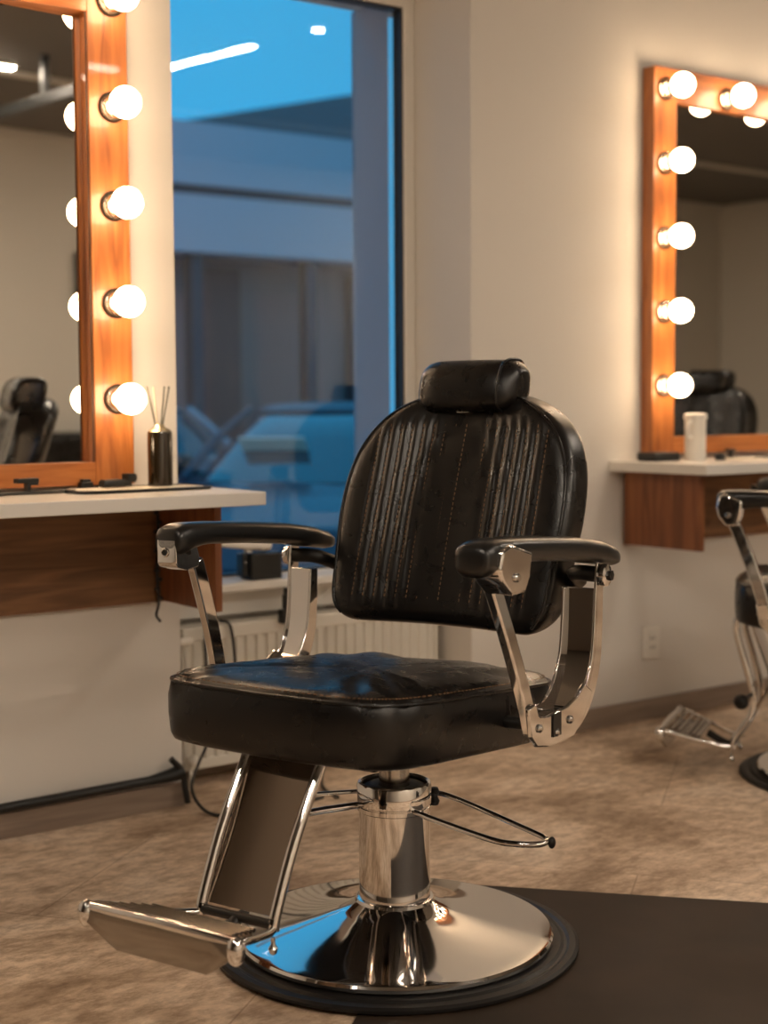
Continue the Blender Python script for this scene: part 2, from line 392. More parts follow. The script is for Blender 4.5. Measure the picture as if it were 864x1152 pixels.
# ------------------------------------------------------------------ vanity mirrors
M['frame_edge'] = simple('dark_frame_edge', (.10, .04, .015), .5)
def make_mirror(xl, z0, z1, bulbs_z, top_x, label, W=.949, rot=radians(3.2)):
    """xl = left outer edge; frame bar .112 wide, bulbs stand out of the frame on nickel sockets"""
    root = tag(empty('vanity_mirror', (xl, 0, z0)), label, 'mirror')
    w, h = W, z1 - z0
    fb, tb, bb, d = .112, .115, .06, .054
    for xa in (0, w - fb):
        bm = bmesh.new(); box(bm, xa, xa + fb, -d, 0, 0, h); obj('frame_stile', bm, M['wood'], root, bevel=.002)
    for za, zb in ((h - tb, h), (0, bb)):
        bm = bmesh.new(); box(bm, fb, w - fb, -d + .0005, 0, za, zb); obj('frame_rail', bm, M['wood_h'], root, bevel=.0015)
    bm = bmesh.new(); gw = w / 2 - fb - .001; box(bm, -gw, gw, -.0015, .0015, bb + .001, h - tb - .001)
    g = obj('mirror_glass', bm, M['mirror'], root, smooth=False, loc=(w / 2, -.033, 0)); g.rotation_euler = (0, 0, rot)
    t = .003
    for xa in (fb + .0005, w - fb - t - .0005):
        bm = bmesh.new(); box(bm, xa, xa + t, -d + .004, -.045, bb, h - tb)
        obj('inner_edge', bm, M['frame_edge'], root, smooth=False)
    first = None
    pts = [(w - fb / 2 + .010, z - z0) for z in bulbs_z] + [(fb / 2, z - z0) for z in bulbs_z] + [(x - xl, bulbs_z[-1] - z0) for x in top_x]
    for (x, z) in pts:
        if first is None:
            bm = bmesh.new()
            lathe(bm, [(.001, 0), (.0345, 0), (.036, -.004), (.034, -.009), (.029, -.011), (.027, -.015), (.0285, -.018), (.027, -.022), (.0215, -.024), (.0205, -.034), (.017, -.038), (.016, -.046), (.001, -.046)], 32, axis='y')
            so = obj('socket', bm, M['socket_brass'], root, loc=(x, -d, z), auto=30)
            bm = bmesh.new(); lathe(bm, [(.0350, -.0005), (.0385, -.0005), (.0385, -.006), (.0365, -.007), (.0350, -.0045)], 32, axis='y', cap=False)
            obj('socket_rim', bm, M['dark_iron'], so)
            bm = bmesh.new(); ball(bm, (0, 0, 0), .0405, n=32)
            bu = obj('bulb', bm, M['bulb'], so, loc=(0, -.078, 0), auto=0)
            first = so
        else:
            so = first.copy(); COL.objects.link(so); so.parent = root; so.location = (x, -d, z)
            for k_ in first.children:
                bu = k_.copy(); COL.objects.link(bu); bu.parent = so
    return root
make_mirror(.845, .912, 2.245, [1.137, 1.388, 1.641, 1.895, 2.165], [1.08, 1.405][:0] + [1.16, 1.475],
            'wood-framed bulb mirror on the left wall above the long white shelf')
make_mirror(3.770, .940, 2.262, [1.178, 1.432, 1.685, 1.939, 2.190], [4.135, 4.45],
            'wood-framed bulb mirror on the far right wall, with a white canister before it', W=.955, rot=radians(1.2))

# ------------------------------------------------------------------ shelves below the mirrors
def make_shelf(x0, x1, ztop, th, front, side_x, side_front, side_z, label, back_r):
    root = tag(empty('wall_shelf', (x0, 0, side_z)), label, 'shelf')
    bm = bmesh.new(); box(bm, 0, x1 - x0, -front, -.001, ztop - th - side_z, ztop - side_z)
    obj('worktop', bm, M['laminate'], root, bevel=.003)
    bm = bmesh.new(); box(bm, side_x[0] - x0 + .02, back_r - x0, -.022, -.001, .0, ztop - th - side_z - .0005)
    obj('back_panel', bm, M['veneer_h'], root, bevel=.001)
    for sx in side_x:
        bm = bmesh.new(); box(bm, sx - x0, sx - x0 + .02, -side_front, -.023, .004, ztop - th - side_z - .0005)
        obj('side_panel', bm, M['veneer_v'], root, bevel=.001)
    return root
make_shelf(.62, 1.972, .90, .034, .432, (.74, 1.882), .325, .583, 'white-topped wooden wall shelf on the left, carrying the reed diffuser', 1.90)
make_shelf(3.613, 4.95, .92, .034, .441, (3.671, 4.86), .366, .628, 'white-topped wooden wall shelf on the right, carrying the white canister', 4.88)

# ------------------------------------------------------------------ things on the left shelf
zt = .90
bm = bmesh.new()
pl = superell(.19, .085, 48, 6)
loft(bm, [[(x, y, 0) for x, y in pl], [(x * 1.02, y * 1.04, .008) for x, y in pl], [(x * .985, y * .96, .009) for x, y in pl], [(x * .98, y * .95, .004) for x, y in pl]])
tray = tag(obj('tray', bm, M['black_plastic'], loc=(1.742, -.165, zt)), 'flat black tray with a cream mat under the reed diffuser', 'tray')
bm = bmesh.new()
loft(bm, [[(x * .93, y * .85, .0042) for x, y in pl], [(x * .93, y * .85, .0075) for x, y in pl]])
obj('tray_mat', bm, M['paper'], tray)

d = tag(empty('reed_diffuser', (1.826, -.139, zt + .0075)), 'dark round bottle with thin reeds standing on the left shelf', 'reed diffuser')
bm = bmesh.new(); lathe(bm, [(.001, 0), (.030, 0), (.0325, .002), (.0325, .138), (.031, .144), (.001, .144)], 40)
obj('bottle', bm, M['bottle'], d, auto=50)
bm = bmesh.new(); lathe(bm, [(.031, .1435), (.026, .149), (.015, .155), (.012, .162), (.007, .163), (.006, .158), (.001, .158)], 32)
obj('neck', bm, M['silver_cap'], d)
for dx, dy, m_ in ((-.036, 0, 'reed'), (-.006, .02, 'reed_pale'), (.008, -.015, 'reed'), (.030, 0, 'reed'), (-.028, .012, 'reed_pale')):
    bm = bmesh.new(); tube(bm, [(dx * .05, dy * .05, .12), (dx, dy, .262)], .0022, 8, 0)
    # reeds lean in the image plane, i.e. across the wall
    obj('reed', bm, M[m_], d)

def clamp(label, x, y, s=1., rz=0., z=zt):
    c = tag(empty('hair_clamp', (x, y, z), rz), label, 'clamp')
    bm = bmesh.new(); box(bm, -.016 * s, .016 * s, -.014 * s, .014 * s, 0, .006 * s); box(bm, -.006 * s, .006 * s, -.009 * s, .009 * s, .0055 * s, .028 * s)
    obj('foot', bm, M['black_plastic'], c, bevel=.002)
    bm = bmesh.new(); box(bm, -.034 * s, .028 * s, -.011 * s, .011 * s, .028 * s, .040 * s); box(bm, .004 * s, .028 * s, -.010 * s, .010 * s, .022 * s, .028 * s)
    obj('jaw', bm, M['black_plastic'], c, bevel=.002)
    return c
clamp('small black clamp on a stem at the left end of the left shelf', 1.462, -.125, 1.0, .2)
bm = bmesh.new(); box(bm, -.017, .017, -.014, .014, 0, .022); box(bm, -.012, .012, -.010, .010, .022, .029)
tag(obj('clip_box', bm, M['black_plastic'], loc=(1.648, -.062, zt), bevel=.002), 'small black square clip against the left mirror frame', 'clip')
t = tag(empty('hair_trimmer', (1.69, -.145, zt + .0095), .15), 'black hair trimmer lying on the tray beside the diffuser', 'hair trimmer')
bm = bmesh.new()
loft(bm, [[(x, y * .9, z * .8) for y, z in superell(.014, .009, 20, 4, (0, .011))] for x in (-.04,)] + [[(x, y * s, z * s) for y, z in superell(.015, .010, 20, 4, (0, .0105))] for x, s in ((-.036, 1), (.01, 1.05), (.045, .95))])
obj('handle', bm, M['black_plastic'], t)
bm = bmesh.new(); box(bm, .034, .058, -.016, .016, .012, .034); box(bm, .055, .062, -.014, .014, .016, .031)
obj('cutting_head', bm, M['black_plastic'], t, bevel=.002)
bm = bmesh.new(); tube(bm, [(1.20, -.20, .006), (1.33, -.19, .005), (1.42, -.16, .0055), (1.50, -.175, .006), (1.55, -.15, .005), (1.57, -.17, .005)], .0045, 10)
tag(obj('power_lead', bm, M['black_plastic'], loc=(0, 0, zt)), 'thin black lead lying on the left shelf beside the tray', 'cable')
# coiled cord hanging in the corner of the left shelf
bm = bmesh.new()
tube(bm, [(0, 0, .28), (.004, 0, .2), (-.002, 0, .08), (.002, 0, .0), (-.006, 0, -.035), (.006, 0, -.055)], .004, 8)
for k in range(11): ball(bm, (.004 * (-1) ** k, -.004, .27 - .026 * k), .008, 1, 1, .8, 12)
tag(obj('hanging_cord', bm, M['black_plastic'], loc=(1.868, -.034, .585)), 'knotted black cord hanging under the left shelf beside its side panel', 'cord')

# ------------------------------------------------------------------ things on the right shelf
zr = .92
bm = bmesh.new(); box(bm, -.062, .062, -.045, .045, 0, .030)
tag(obj('black_case', bm, M['black_plastic'], loc=(3.745, -.11, zr), bevel=.008), 'flat black case at the left end of the right shelf', 'case')
c = tag(empty('canister', (3.856, -.175, zr)), 'tall white canister standing on the right shelf before the mirror', 'canister')
bm = bmesh.new(); lathe(bm, [(.001, 0), (.034, 0), (.036, .004), (.036, .140), (.001, .140)], 40); obj('body', bm, M['white_plastic'], c)
bm = bmesh.new(); lathe(bm, [(.001, .1405), (.039, .1405), (.040, .146), (.039, .158), (.03, .162), (.001, .163)], 40); obj('lid', bm, M['white_plastic'], c)
bm = bmesh.new(); tube(bm, [(-.034, -.012, .135), (-.050, -.012, .128), (-.053, -.012, .10), (-.050, -.012, .085), (-.034, -.012, .08)], .006, 10); obj('handle', bm, M['white_plastic'], c)
bm = bmesh.new(); lathe(bm, [(.001, 0), (.018, 0), (.018, .020), (.014, .024), (.001, .024)], 24)
tag(obj('jar_lid', bm, M['black_plastic'], loc=(3.955, -.20, zr)), 'small black round pot right of the white canister', 'pot')
clamp('small black clamp standing against the bottom rail of the right mirror', 4.155, -.075, .8, .2, zr)
bm = bmesh.new(); box(bm, -.09, .09, -.055, .055, 0, .004)
tag(obj('paper_sheet', bm, M['paper'], loc=(4.08, -.21, zr), bevel=.001), 'cream sheet lying on the right shelf beside the black pot', 'paper')
bm = bmesh.new(); tube(bm, [(4.20, -.15, .005), (4.3, -.17, .005), (4.42, -.15, .006), (4.6, -.2, .005)], .005, 8)
tag(obj('power_lead', bm, M['black_plastic'], loc=(0, 0, zr)), 'black lead lying along the right shelf', 'cable')

# ------------------------------------------------------------------ radiator and cables in the niche
r = tag(empty('radiator', (2.03, .18, .055)), 'cream panel radiator under the window', 'radiator')
bm = bmesh.new()
N = 26; Wd = .94; prof = []
for k in range(N):
    x = k * Wd / N; s = Wd / N
    prof += [(x, 0), (x + s * .30, 0), (x + s * .42, .009), (x + s * .88, .009)]
prof.append((Wd, 0))
front = [(x, -.05 + y) for x, y in prof]
poly = front + [(Wd, -.02), (0, -.02)]
# convector channels in the front sheet
loft(bm, [[(x, y, .03) for x, y in front], [(x, y, .38) for x, y in front]], cap=False, closed=False)
obj('front_panel', bm, M['radiator'], r, auto=25)
bm = bmesh.new(); box(bm, 0, Wd, -.0505, .03, .378, .42); box(bm, 0, Wd, -.0505, .03, 0, .032); box(bm, 0, .012, -.05, .03, .03, .38); box(bm, Wd - .012, Wd, -.05, .03, .03, .38)
box(bm, .01, Wd - .01, -.02, .03, .03, .38)
obj('casing', bm, M['radiator'], r, bevel=.005)
bm = bmesh.new(); ball(bm, (.015, -.075, .035), .018, n=16); tube(bm, [(.015, -.075, .035), (.015, -.02, .035)], .008, 10, 0); tube(bm, [(.015, -.06, .035), (.015, -.06, -.054)], .006, 10, 0)
obj('valve', bm, M['white_plastic'], r)
bm = bmesh.new(); tube(bm, [(-.02, -.065, .385), (.02, -.065, .385)], .012, 12, 0); tube(bm, [(.015, -.065, .385), (.02, -.04, .385)], .008, 10, 0)
obj('bleed_valve', bm, M['white_plastic'], r)

def cable(label, pts, rad=.0045, name='power_cable'):
    bm = bmesh.new(); tube(bm, pts, rad, 10, 8)
    return tag(obj(name, bm, M['black_plastic']), label, 'cable')
cable('black cable hanging down the left end of the radiator to the floor', [(2.092, .108, .486), (2.088, .100, .40), (2.087, .085, .28), (2.080, .075, .16), (2.02, .03, .10), (1.965, -.03, .05), (1.955, -.12, .010), (1.99, -.19, .0055), (2.12, -.215, .0055), (2.30, -.19, .0055)])
cable('short black cable draped over the radiator, second from its left end', [(2.172, .16, .483), (2.176, .118, .480), (2.184, .112, .45), (2.19, .108, .38), (2.20, .108, .20)])
cable('black cable looping from the black plug over the radiator to the floor behind the chair', [(2.410, .118, .50), (2.412, .095, .45), (2.41, .095, .41), (2.46, .09, .30), (2.47, .09, .10), (2.44, .03, .012), (2.36, -.10, .0055), (2.33, -.22, .0055)])
p = tag(empty('plug_adapter', (2.385, .125, .474)), 'black plug adapter clipped to the top edge of the radiator', 'plug')
bm = bmesh.new(); box(bm, -.030, .012, -.022, .006, -.012, .030); box(bm, -.016, .012, -.018, .004, .030, .075); box(bm, -.012, .016, -.014, .004, .075, .095)
obj('plug_body', bm, M['black_plastic'], p, bevel=.003)
bm = bmesh.new(); box(bm, -.004, .012, -.0195, -.0185, .05, .068); obj('plug_light', bm, M['white_plastic'], p)
# black conduit running along the top of the skirting
t = tag(empty('cable_conduit', (.3, -.022, .085)), 'black tube running along the wall above the left skirting', 'conduit')
bm = bmesh.new(); tube(bm, [(-1.2, 0, -.006), (.6, 0, -.002), (1.1, 0, .0), (1.56, 0, .006)], .013, 14); obj('tube', bm, M['black_plastic'], t)
bm = bmesh.new()
tube(bm, [(1.54, 0, .006), (1.60, -.004, .012), (1.635, -.004, .018)], lambda q: .013 + .010 * q, 14)
tube(bm, [(1.60, -.01, .06), (1.632, -.014, .02), (1.64, -.016, -.03), (1.645, -.02, -.070)], .009, 10)
obj('end_connector', bm, M['black_plastic'], t)
# small black box on the sill with a white dryer resting on it
bb_ = tag(empty('charging_box', (2.337, .200, .5925)), 'small black box on the window sill seen through the far armrest', 'box')
bm = bmesh.new(); box(bm, -.050, .058, -.035, .035, .0, .080); box(bm, -.072, -.052, -.02, .02, .01, .082)
obj('box_body', bm, M['black_plastic'], bb_, bevel=.004)
bm = bmesh.new(); ball(bm, (-.062, -.021, .055), .005); obj('box_button', bm, M['brushed'], bb_)
w = tag(empty('hair_dryer', (2.25, .20, .6722)), 'white tapering hair dryer lying on the black box by the window', 'hair dryer')
bm = bmesh.new()
rings = []
for x, hh, yy in ((-.115, .004, .02), (-.11, .006, .026), (-.05, .012, .030), (.03, .018, .033), (.095, .0225, .034), (.108, .0215, .033), (.114, .018, .028)):
    rings.append([(x, y, z) for y, z in superell(yy, hh, 28, 2.6, (0, .048 - hh))])
loft(bm, rings); obj('dryer_barrel', bm, M['white_plastic'], w, auto=60)
bm = bmesh.new(); loft(bm, [[(.045 + x, y, z) for x, y in superell(.014, .014, 20, 2.5)] for z in (.0035, .014)]); obj('dryer_neck', bm, M['white_plastic'], w)

# outlet on the right wall
o_ = tag(empty('wall_outlet', (3.825, -.001, .272)), 'white wall outlet below the right shelf', 'outlet')
bm = bmesh.new(); box(bm, -.040, .040, -.010, 0, -.058, .058); obj('cover_plate', bm, M['white_plastic'], o_, bevel=.003)
bm = bmesh.new(); box(bm, -.018, .018, -.013, -.0101, -.034, .034); obj('socket_insert', bm, M['white_plastic'], o_, bevel=.001)
bm = bmesh.new()
for z in (-.016, .016):
    for x in (-.008, .008): box(bm, x - .0022, x + .0022, -.0136, -.0131, z - .006, z + .006)
obj('slots', bm, M['dark_iron'], o_, smooth=False)

# ------------------------------------------------------------------ barber chairs
def ring_row(z, w, uc, h, n, e, ribs=0., wrap=0.):
    out = []
    for i in range(n):
        t = 2 * pi * i / n
        ct, st = cos(t), sin(t)
        v = w * math.copysign(abs(ct) ** (2 / e), ct); du = h * math.copysign(abs(st) ** (2 / e), st)
        s = v / max(w, 1e-6)
        if ribs and du > 0:
            k = max(0., 1 - (abs(v) / .225) ** 8)
            du += ribs * k * (abs(sin(pi * (v + .212) / .0265)) ** .7 - .65)
        out.append((uc + du + wrap * s * s, v, z))
    return out
def make_chair(label, loc, rz, seat_u=(-.245, .43), arm_du=0., pad_du=0., foot=(0., 0.), group=None):
    R_ = tag(empty('barber_chair', loc, rz), label, 'barber chair')
    # --- base
    bm = bmesh.new(); lathe(bm, [(.001, 0), (.372, 0), (.379, .003), (.379, .009), (.372, .013), (.360, .0135), (.354, .010), (.348, .0105), (.342, .0145), (.30, .016), (.001, .016)], 96)
    obj('rubber_ring', bm, M['black_rubber'], R_, auto=25)
    bm = bmesh.new(); lathe(bm, [(.20, .0162), (.322, .0162), (.3265, .020), (.327, .0265), (.323, .0315), (.315, .033), (.300, .0345), (.26, .0405), (.21, .050), (.16, .0625), (.12, .0745), (.095, .084), (.083, .092), (.080, .098), (.0765, .0995), (.02, .0995)], 128)
    obj('base_plate', bm, M['chrome'], R_, auto=25)
    bm = bmesh.new(); lathe(bm, [(.02, .0996), (.0735, .0996), (.0735, .2795), (.02, .2795)], 96); obj('pump_column', bm, M['chrome'], R_, auto=30)
    cc = bmesh.new(); lathe(cc, [(.0720, .2797), (.0765, .2815), (.0765, .290), (.0745, .2915), (.0745, .293), (.0770, .295), (.0770, .333), (.0745, .3385), (.0700, .3395), (.0675, .337), (.0665, .325), (.020, .322), (.020, .2797)], 96, cap=False)
    co = obj('collar', cc, M['chrome'], R_, auto=25)
    bm = bmesh.new(); lathe(bm, [(.033, .3232), (.0655, .3262), (.0655, .3285), (.058, .3325), (.033, .3325)], 64, cap=False); obj('seal_ring', bm, M['black_rubber'], co)
    bm = bmesh.new(); lathe(bm, [(.001, .20), (.0315, .20), (.0315, .372), (.030, .3735), (.030, .376), (.0315, .378), (.0315, .46), (.001, .46)], 48); obj('piston', bm, M['brushed'], R_, auto=30)
    # --- pump lever loops at collar height
    lv = bmesh.new()
    tube(lv, [(-.072, .035, .300), (-.075, .09, .302), (.02, .335, .288), (.035, .37, .284)], .0058, 12, 6)
    tube(lv, [(.030, .070, .290), (.045, .13, .286), (.075, .27, .278), (.078, .33, .279), (.062, .368, .281), (.036, .376, .283)], .0062, 12, 6)
    le = obj('pump_lever', lv, M['chrome'], R_)
    bm = bmesh.new(); ball(bm, (.036, .382, .280), .009, 1, .8, 1.3); obj('lever_cap', bm, M['black_rubber'], le)
    bm = bmesh.new(); lathe(bm, [(.001, .278), (.009, .280), (.012, .288), (.008, .296), (.008, .299), (.012, .306), (.008, .316), (.001, .317)], 20, c=(-.072, .052, 0)); obj('lever_knob', bm, M['black_rubber'], le)
    lv = bmesh.new()
    tube(lv, [(-.01, -.07, .306), (.09, -.17, .304), (.15, -.20, .302), (.21, -.17, .300)], .0045, 10, 6)
    tube(lv, [(.05, -.06, .290), (.15, -.11, .290), (.24, -.10, .292), (.23, -.15, .298), (.21, -.17, .300)], .0075, 10, 6)
    obj('release_lever', lv, M['chrome'], R_)
    # --- seat: lofted slabs with a seam
    u0, u1 = seat_u; uc, ul = (u0 + u1) / 2, (u1 - u0) / 2
    bm = bmesh.new()
    def seat_ring(sc, z, e=7., n=112, dz=0.):
        out = []
        for x, y in superell(ul * sc[0], .280 * sc[1], n, e):
            f = x / ul; g = y / .280
            x2 = x + (.022 * (1 - g * g) if x > 0 else -.01 * (1 - g * g)) * sc[0]
            zz = z + .030 * f + dz * (1 - g * g) * .5
            out.append((uc + x2, y, zz))
        return out
    prof = [((.60, .60), .445), ((.93, .93), .447), ((.975, .970), .452), ((.992, .988), .464), ((1, 1), .50), ((1, 1), .535), ((.990, .985), .558), ((.972, .960), .569), ((.94, .92), .577), ((.86, .84), .584), ((.70, .68), .591), ((.5, .5), .594), ((.25, .25), .594), ((.05, .05), .593)]
    loft(bm, [seat_ring(s, z) for s, z in prof])
    # shallow pleats radiating over the front of the top
    for v in bm.verts:
        if v.co.z > .55:
            a = atan2(v.co.y, v.co.x - uc - .22); q = math.hypot(v.co.x - uc, v.co.y)
            v.co.z += .0034 * sin(a * 26) * min(1, max(0, (q - .05) / .1)) * (1 if abs(v.co.y) < .27 else .3)
    st = obj('seat', bm, M['leather'], R_, auto=60)
    bm = bmesh.new(); P = seat_ring((.984, .978), .5655); tube(bm, P, .0038, 8, 0, closed=True); obj('piping', bm, M['leather'], st)
    bm = bmesh.new(); P = seat_ring((.958, .945), .5755)
    for i in range(0, len(P)):
        a = Vector(P[i]); b_ = Vector(P[(i + 1) % len(P)]); L_ = (b_ - a).length; k = max(1, int(L_ / .012))
        for j in range(k):
            q0 = a.lerp(b_, j / k); q1 = a.lerp(b_, (j + .55) / k); tube(bm, [q0, q1], .0009, 4, 0)
    obj('stitching', bm, M['thread'], st)
    bm = bmesh.new(); box(bm, uc - .17, uc + .17, -.13, .13, .428, .4445); lathe(bm, [(.001, .405), (.06, .405), (.075, .428), (.001, .428)], 32)
    obj('seat_bracket', bm, M['dark_iron'], R_, bevel=.003)
    # --- backrest
    bm = bmesh.new(); rows = []
    zb, zt_ = .635, 1.142; nr = 70
    def hw(z):
        # half width of the outline by height
        if z < zb + .085:
            q = (z - zb) / .085; return .205 + .075 * sqrt(max(0, 1 - (1 - q) ** 2))
        if z < .86: return .280 + .012 * (z - zb - .085) / (.86 - zb - .085)
        q = (z - .86) / (zt_ - .86)
        return .292 * max(0., 1 - q ** 2.9) ** (1 / 2.2)
    def uc_(z): return -.222 - (z - zb) * .275 - .03 * ((z - zb) / .5) ** 2
    for k in range(nr + 1):
        q = (1 - cos(pi * k / nr)) / 2; z = zb + (zt_ - zb) * q
        e_ = min(1, (z - zb) / .05); g_ = min(1, (zt_ - z) / .06)
        h = .066 * sqrt(max(.0, 1 - (1 - e_) ** 2)) ** .8 * sqrt(max(0, 1 - (1 - g_) ** 2)) ** .8 + .004
        rib = .0056 * min(1, max(0, (z - zb - .03) / .05)) * min(1, max(0, (zt_ - .055 - z) / .03))
        wz = max(hw(z), .03)
        rows.append(ring_row(z, wz, uc_(z), h, 360, 4.2, rib, .040))
    loft(bm, rows); bk = obj('backrest', bm, M['leather'], R_, auto=60)
    def front_u(v, z):
        q_ = min(1, (z - zb) / .05); g_ = min(1, (zt_ - z) / .06)
        h = .066 * sqrt(max(.0, 1 - (1 - q_) ** 2)) ** .8 * sqrt(max(0, 1 - (1 - g_) ** 2)) ** .8 + .004
        w_ = max(hw(z), .03); t_ = min(1, abs(v) / w_)
        rib = .0056 * min(1, max(0, (z - zb - .03) / .05)) * min(1, max(0, (zt_ - .055 - z) / .03)) * max(0., 1 - (abs(v) / .225) ** 8)
        return uc_(z) + h * max(0, 1 - t_ ** 4.2) ** (1 / 4.2) + rib * (abs(sin(pi * (v + .212) / .0265)) ** .7 - .65) + .040 * t_ * t_
    bm = bmesh.new(); half = []
    for k in range(61):
        z = zb + .018 + (zt_ - zb - .032) * sin(.5 * pi * k / 60); w_ = min(hw(z), .292) * .945
        if w_ > .02: half.append((front_u(w_, z) + .0012, w_, z))
    tube(bm, half + [(u_, -v_, z_) for u_, v_, z_ in half[::-1]], .0034, 8, 0); obj('piping', bm, M['leather'], bk)
    for j in range(-8, 9):
        bm = bmesh.new(); y = j * .0265; a = zb + .06
        while a < zt_ - .07:
            if hw(a) * .9 > abs(y): tube(bm, [(front_u(y + .0022, a) + .0005, y + .0022, a), (front_u(y + .0022, a + .006) + .0005, y + .0022, a + .006)], .0008, 4, 0)
            a += .0105
        obj('stitching', bm, M['thread'], bk)
    # --- headrest
    bm = bmesh.new(); rows = []
    for v, s in ((-.124, .50), (-.122, .66), (-.116, .80), (-.106, .91), (-.092, .98), (-.07, 1.005), (-.03, 1.01), (.03, 1.01), (.086, 1.0), (.092, .965), (.104, .84), (.118, .60), (.120, .45)):
        ring = []
        for x, z in superell(.060 * s, .057 * s, 56, 2.9):
            ring.append((x - .335 - .25 * z, v, z + 1.152))
        rows.append(ring)
    loft(bm, rows); hr = obj('headrest', bm, M['leather'], R_, auto=60)
    for vv in (.089,):
        bm = bmesh.new(); tube(bm, [(x - .335 - .25 * z, vv, z + 1.152) for x, z in superell(.0610, .058, 40, 2.9)], .0028, 8, 0, closed=True)
        obj('seam', bm, M['leather'], hr)
    bm = bmesh.new(); box(bm, -.36, -.29, -.022, .008, 1.0935, 1.0965)
    obj('headrest_bracket', bm, M['brushed'], hr, bevel=.001)
    # --- arms
    A = arm_du; B_ = pad_du
    for s in (-1, 1):
        # pad
        bm = bmesh.new(); rows = []
        for u, zc, hh, ww in ((.300, .840, .014, .022), (.298, .840, .024, .033), (.290, .8405, .030, .037), (.272, .843, .032, .038), (.235, .848, .028, .038), (.20, .850, .0245, .038), (.17, .850, .0235, .039), (.05, .842, .0235, .042), (-.08, .830, .024, .042), (-.18, .815, .024, .040), (-.235, .804, .021, .035), (-.262, .798, .015, .026), (-.272, .795, .007, .013)):
            rows.append([(u + B_ - (.016 if s < 0 and u > .26 else 0), s * .358 + y, z) for y, z in superell(ww, hh, 36, 2.9, (0, zc))])
        loft(bm, rows); pad = obj('armrest_pad', bm, M['vinyl'], R_, auto=60)
        # front strut + bracket
        y0, y1 = (.338, .358) if s > 0 else (-.358, -.338)
        ya, yb = (.350, .392) if s > 0 else (-.392, -.350)
        bm = bmesh.new(); ribbon(bm, [(.212 + A, .795), (.200 + A, .77), (.166 + A, .69), (.132 + A, .60), (.104 + A, .505)], .034, y0, y1)
        for v in bm.verts: v.co.y += s * (.795 - v.co.z) * .085
        obj('front_strut', bm, M['chrome'], R_, bevel=.007, seg=4)
        bm = bmesh.new()
        if s > 0:
            prism(bm, [(.262 + A, .858), (.230 + A, .866), (.150 + A, .846), (.160 + A, .800), (.178 + A, .775), (.228 + A, .775), (.262 + A, .800), (.272 + A, .825)], .345, .402, 'xz')
        else:
            prism(bm, [(.284 + A, .842), (.279 + A, .850), (.225 + A, .848), (.210 + A, .800), (.215 + A, .784), (.250 + A, .780), (.278 + A, .788), (.284 + A, .796)], -.385, -.334, 'xz')
            lathe(bm, [(.010, 0), (.010, .003), (.0045, .003), (.0045, 0)], 20, c=(.2842 + A, -.362, .818), axis='x', cap=False)
        ab = obj('arm_bracket', bm, M['chrome'], R_, bevel=.006, seg=4)
        yo = .4022 if s > 0 else -.3852
        if s < 0:
            bm = bmesh.new(); lathe(bm, [(.006, 0), (.006, .002), (.001, .002)], 6, c=(.2862 + A, -.362, .818), axis='x'); obj('socket_screw', bm, M['dark_iron'], ab, smooth=False)
            bm = bmesh.new(); lathe(bm, [(.005, 0), (.005, .002), (.001, .002)], 6, c=(.245 + A, -.3338, .816), axis='y'); obj('socket_screw', bm, M['dark_iron'], ab, smooth=False)
        bm = bmesh.new(); lathe(bm, [(.008, 0), (.0085, .003 * s), (.006, .006 * s), (.001, .0065 * s)], 20, c=(.214 + A, yo, .806), axis='y'); obj('bolt', bm, M['brushed'], R_)
        # rear strap: wide folded channel that curves down into the side plate
        bm = bmesh.new(); y2, y3 = (.348, .384) if s > 0 else (-.384, -.348)
        path = [(-.172 + A * .4, .812), (-.165 + A * .4, .74), (-.160 + A * .5, .66), (-.150 + A * .6, .60), (-.118 + A * .8, .54), (-.070 + A, .505), (-.01 + A, .495)]
        ribbon(bm, path, lambda q: .030 + .022 * q, y2 if s < 0 else y3 - .006, (y2 + .006) if s < 0 else y3)
        ribbon(bm, [(p_[0] + .012, p_[1] + .006) for p_ in path[1:]], lambda q: .026 + .02 * q, (y3 - .072) if s > 0 else (y2 + .066), (y3 - .066) if s > 0 else (y2 + .072))
        ribbon(bm, [(p_[0] + .010 - .0 * k, p_[1] + .006) for k, p_ in enumerate(path) if k], .006, min(s * .313, s * .384), max(s * .313, s * .384))
        obj('rear_strap', bm, M['chrome'], R_, bevel=.002)
        bm = bmesh.new()
        prism(bm, [(.138 + A, .555), (.128 + A, .500), (.105 + A, .478), (.050 + A, .468), (-.045 + A, .470), (-.085 + A, .492), (-.130 + A, .545), (-.095 + A, .565), (-.060 + A, .545), (-.02 + A, .533), (.06 + A, .528), (.098 + A, .535), (.108 + A, .56)], min(s * .378, s * .387), max(s * .378, s * .387), 'xz')
        obj('side_plate', bm, M['chrome'], R_, bevel=.003)
        bm = bmesh.new(); box(bm, .012 + A, .045 + A, min(s * .3875, s * .390), max(s * .3875, s * .390), .485, .530); obj('adjuster', bm, M['dark_iron'], R_, bevel=.001)
        bm = bmesh.new(); tube(bm, [(.03 + A, s * .380, .50), (.03 + A, s * .262, .50)], .012, 12, 0); obj('seat_bolt', bm, M['dark_iron'], R_)
        for bu_, bz_ in ((.098, .512), (-.028, .506), (.030, .492)):
            bm = bmesh.new(); lathe(bm, [(.008, 0), (.008, .003 * s), (.0045, .006 * s), (.001, .0062 * s)], 16, c=(bu_ + A, s * .3875, bz_), axis='y'); obj('bolt', bm, M['brushed'], R_)
        bm = bmesh.new(); lathe(bm, [(.022, -.006 * s), (.023, 0), (.022, .008 * s), (.012, .012 * s), (.001, .012 * s)], 28, c=(-.168 + A * .4, s * .391, .772), axis='y'); rb = obj('rear_knuckle', bm, M['chrome'], R_)
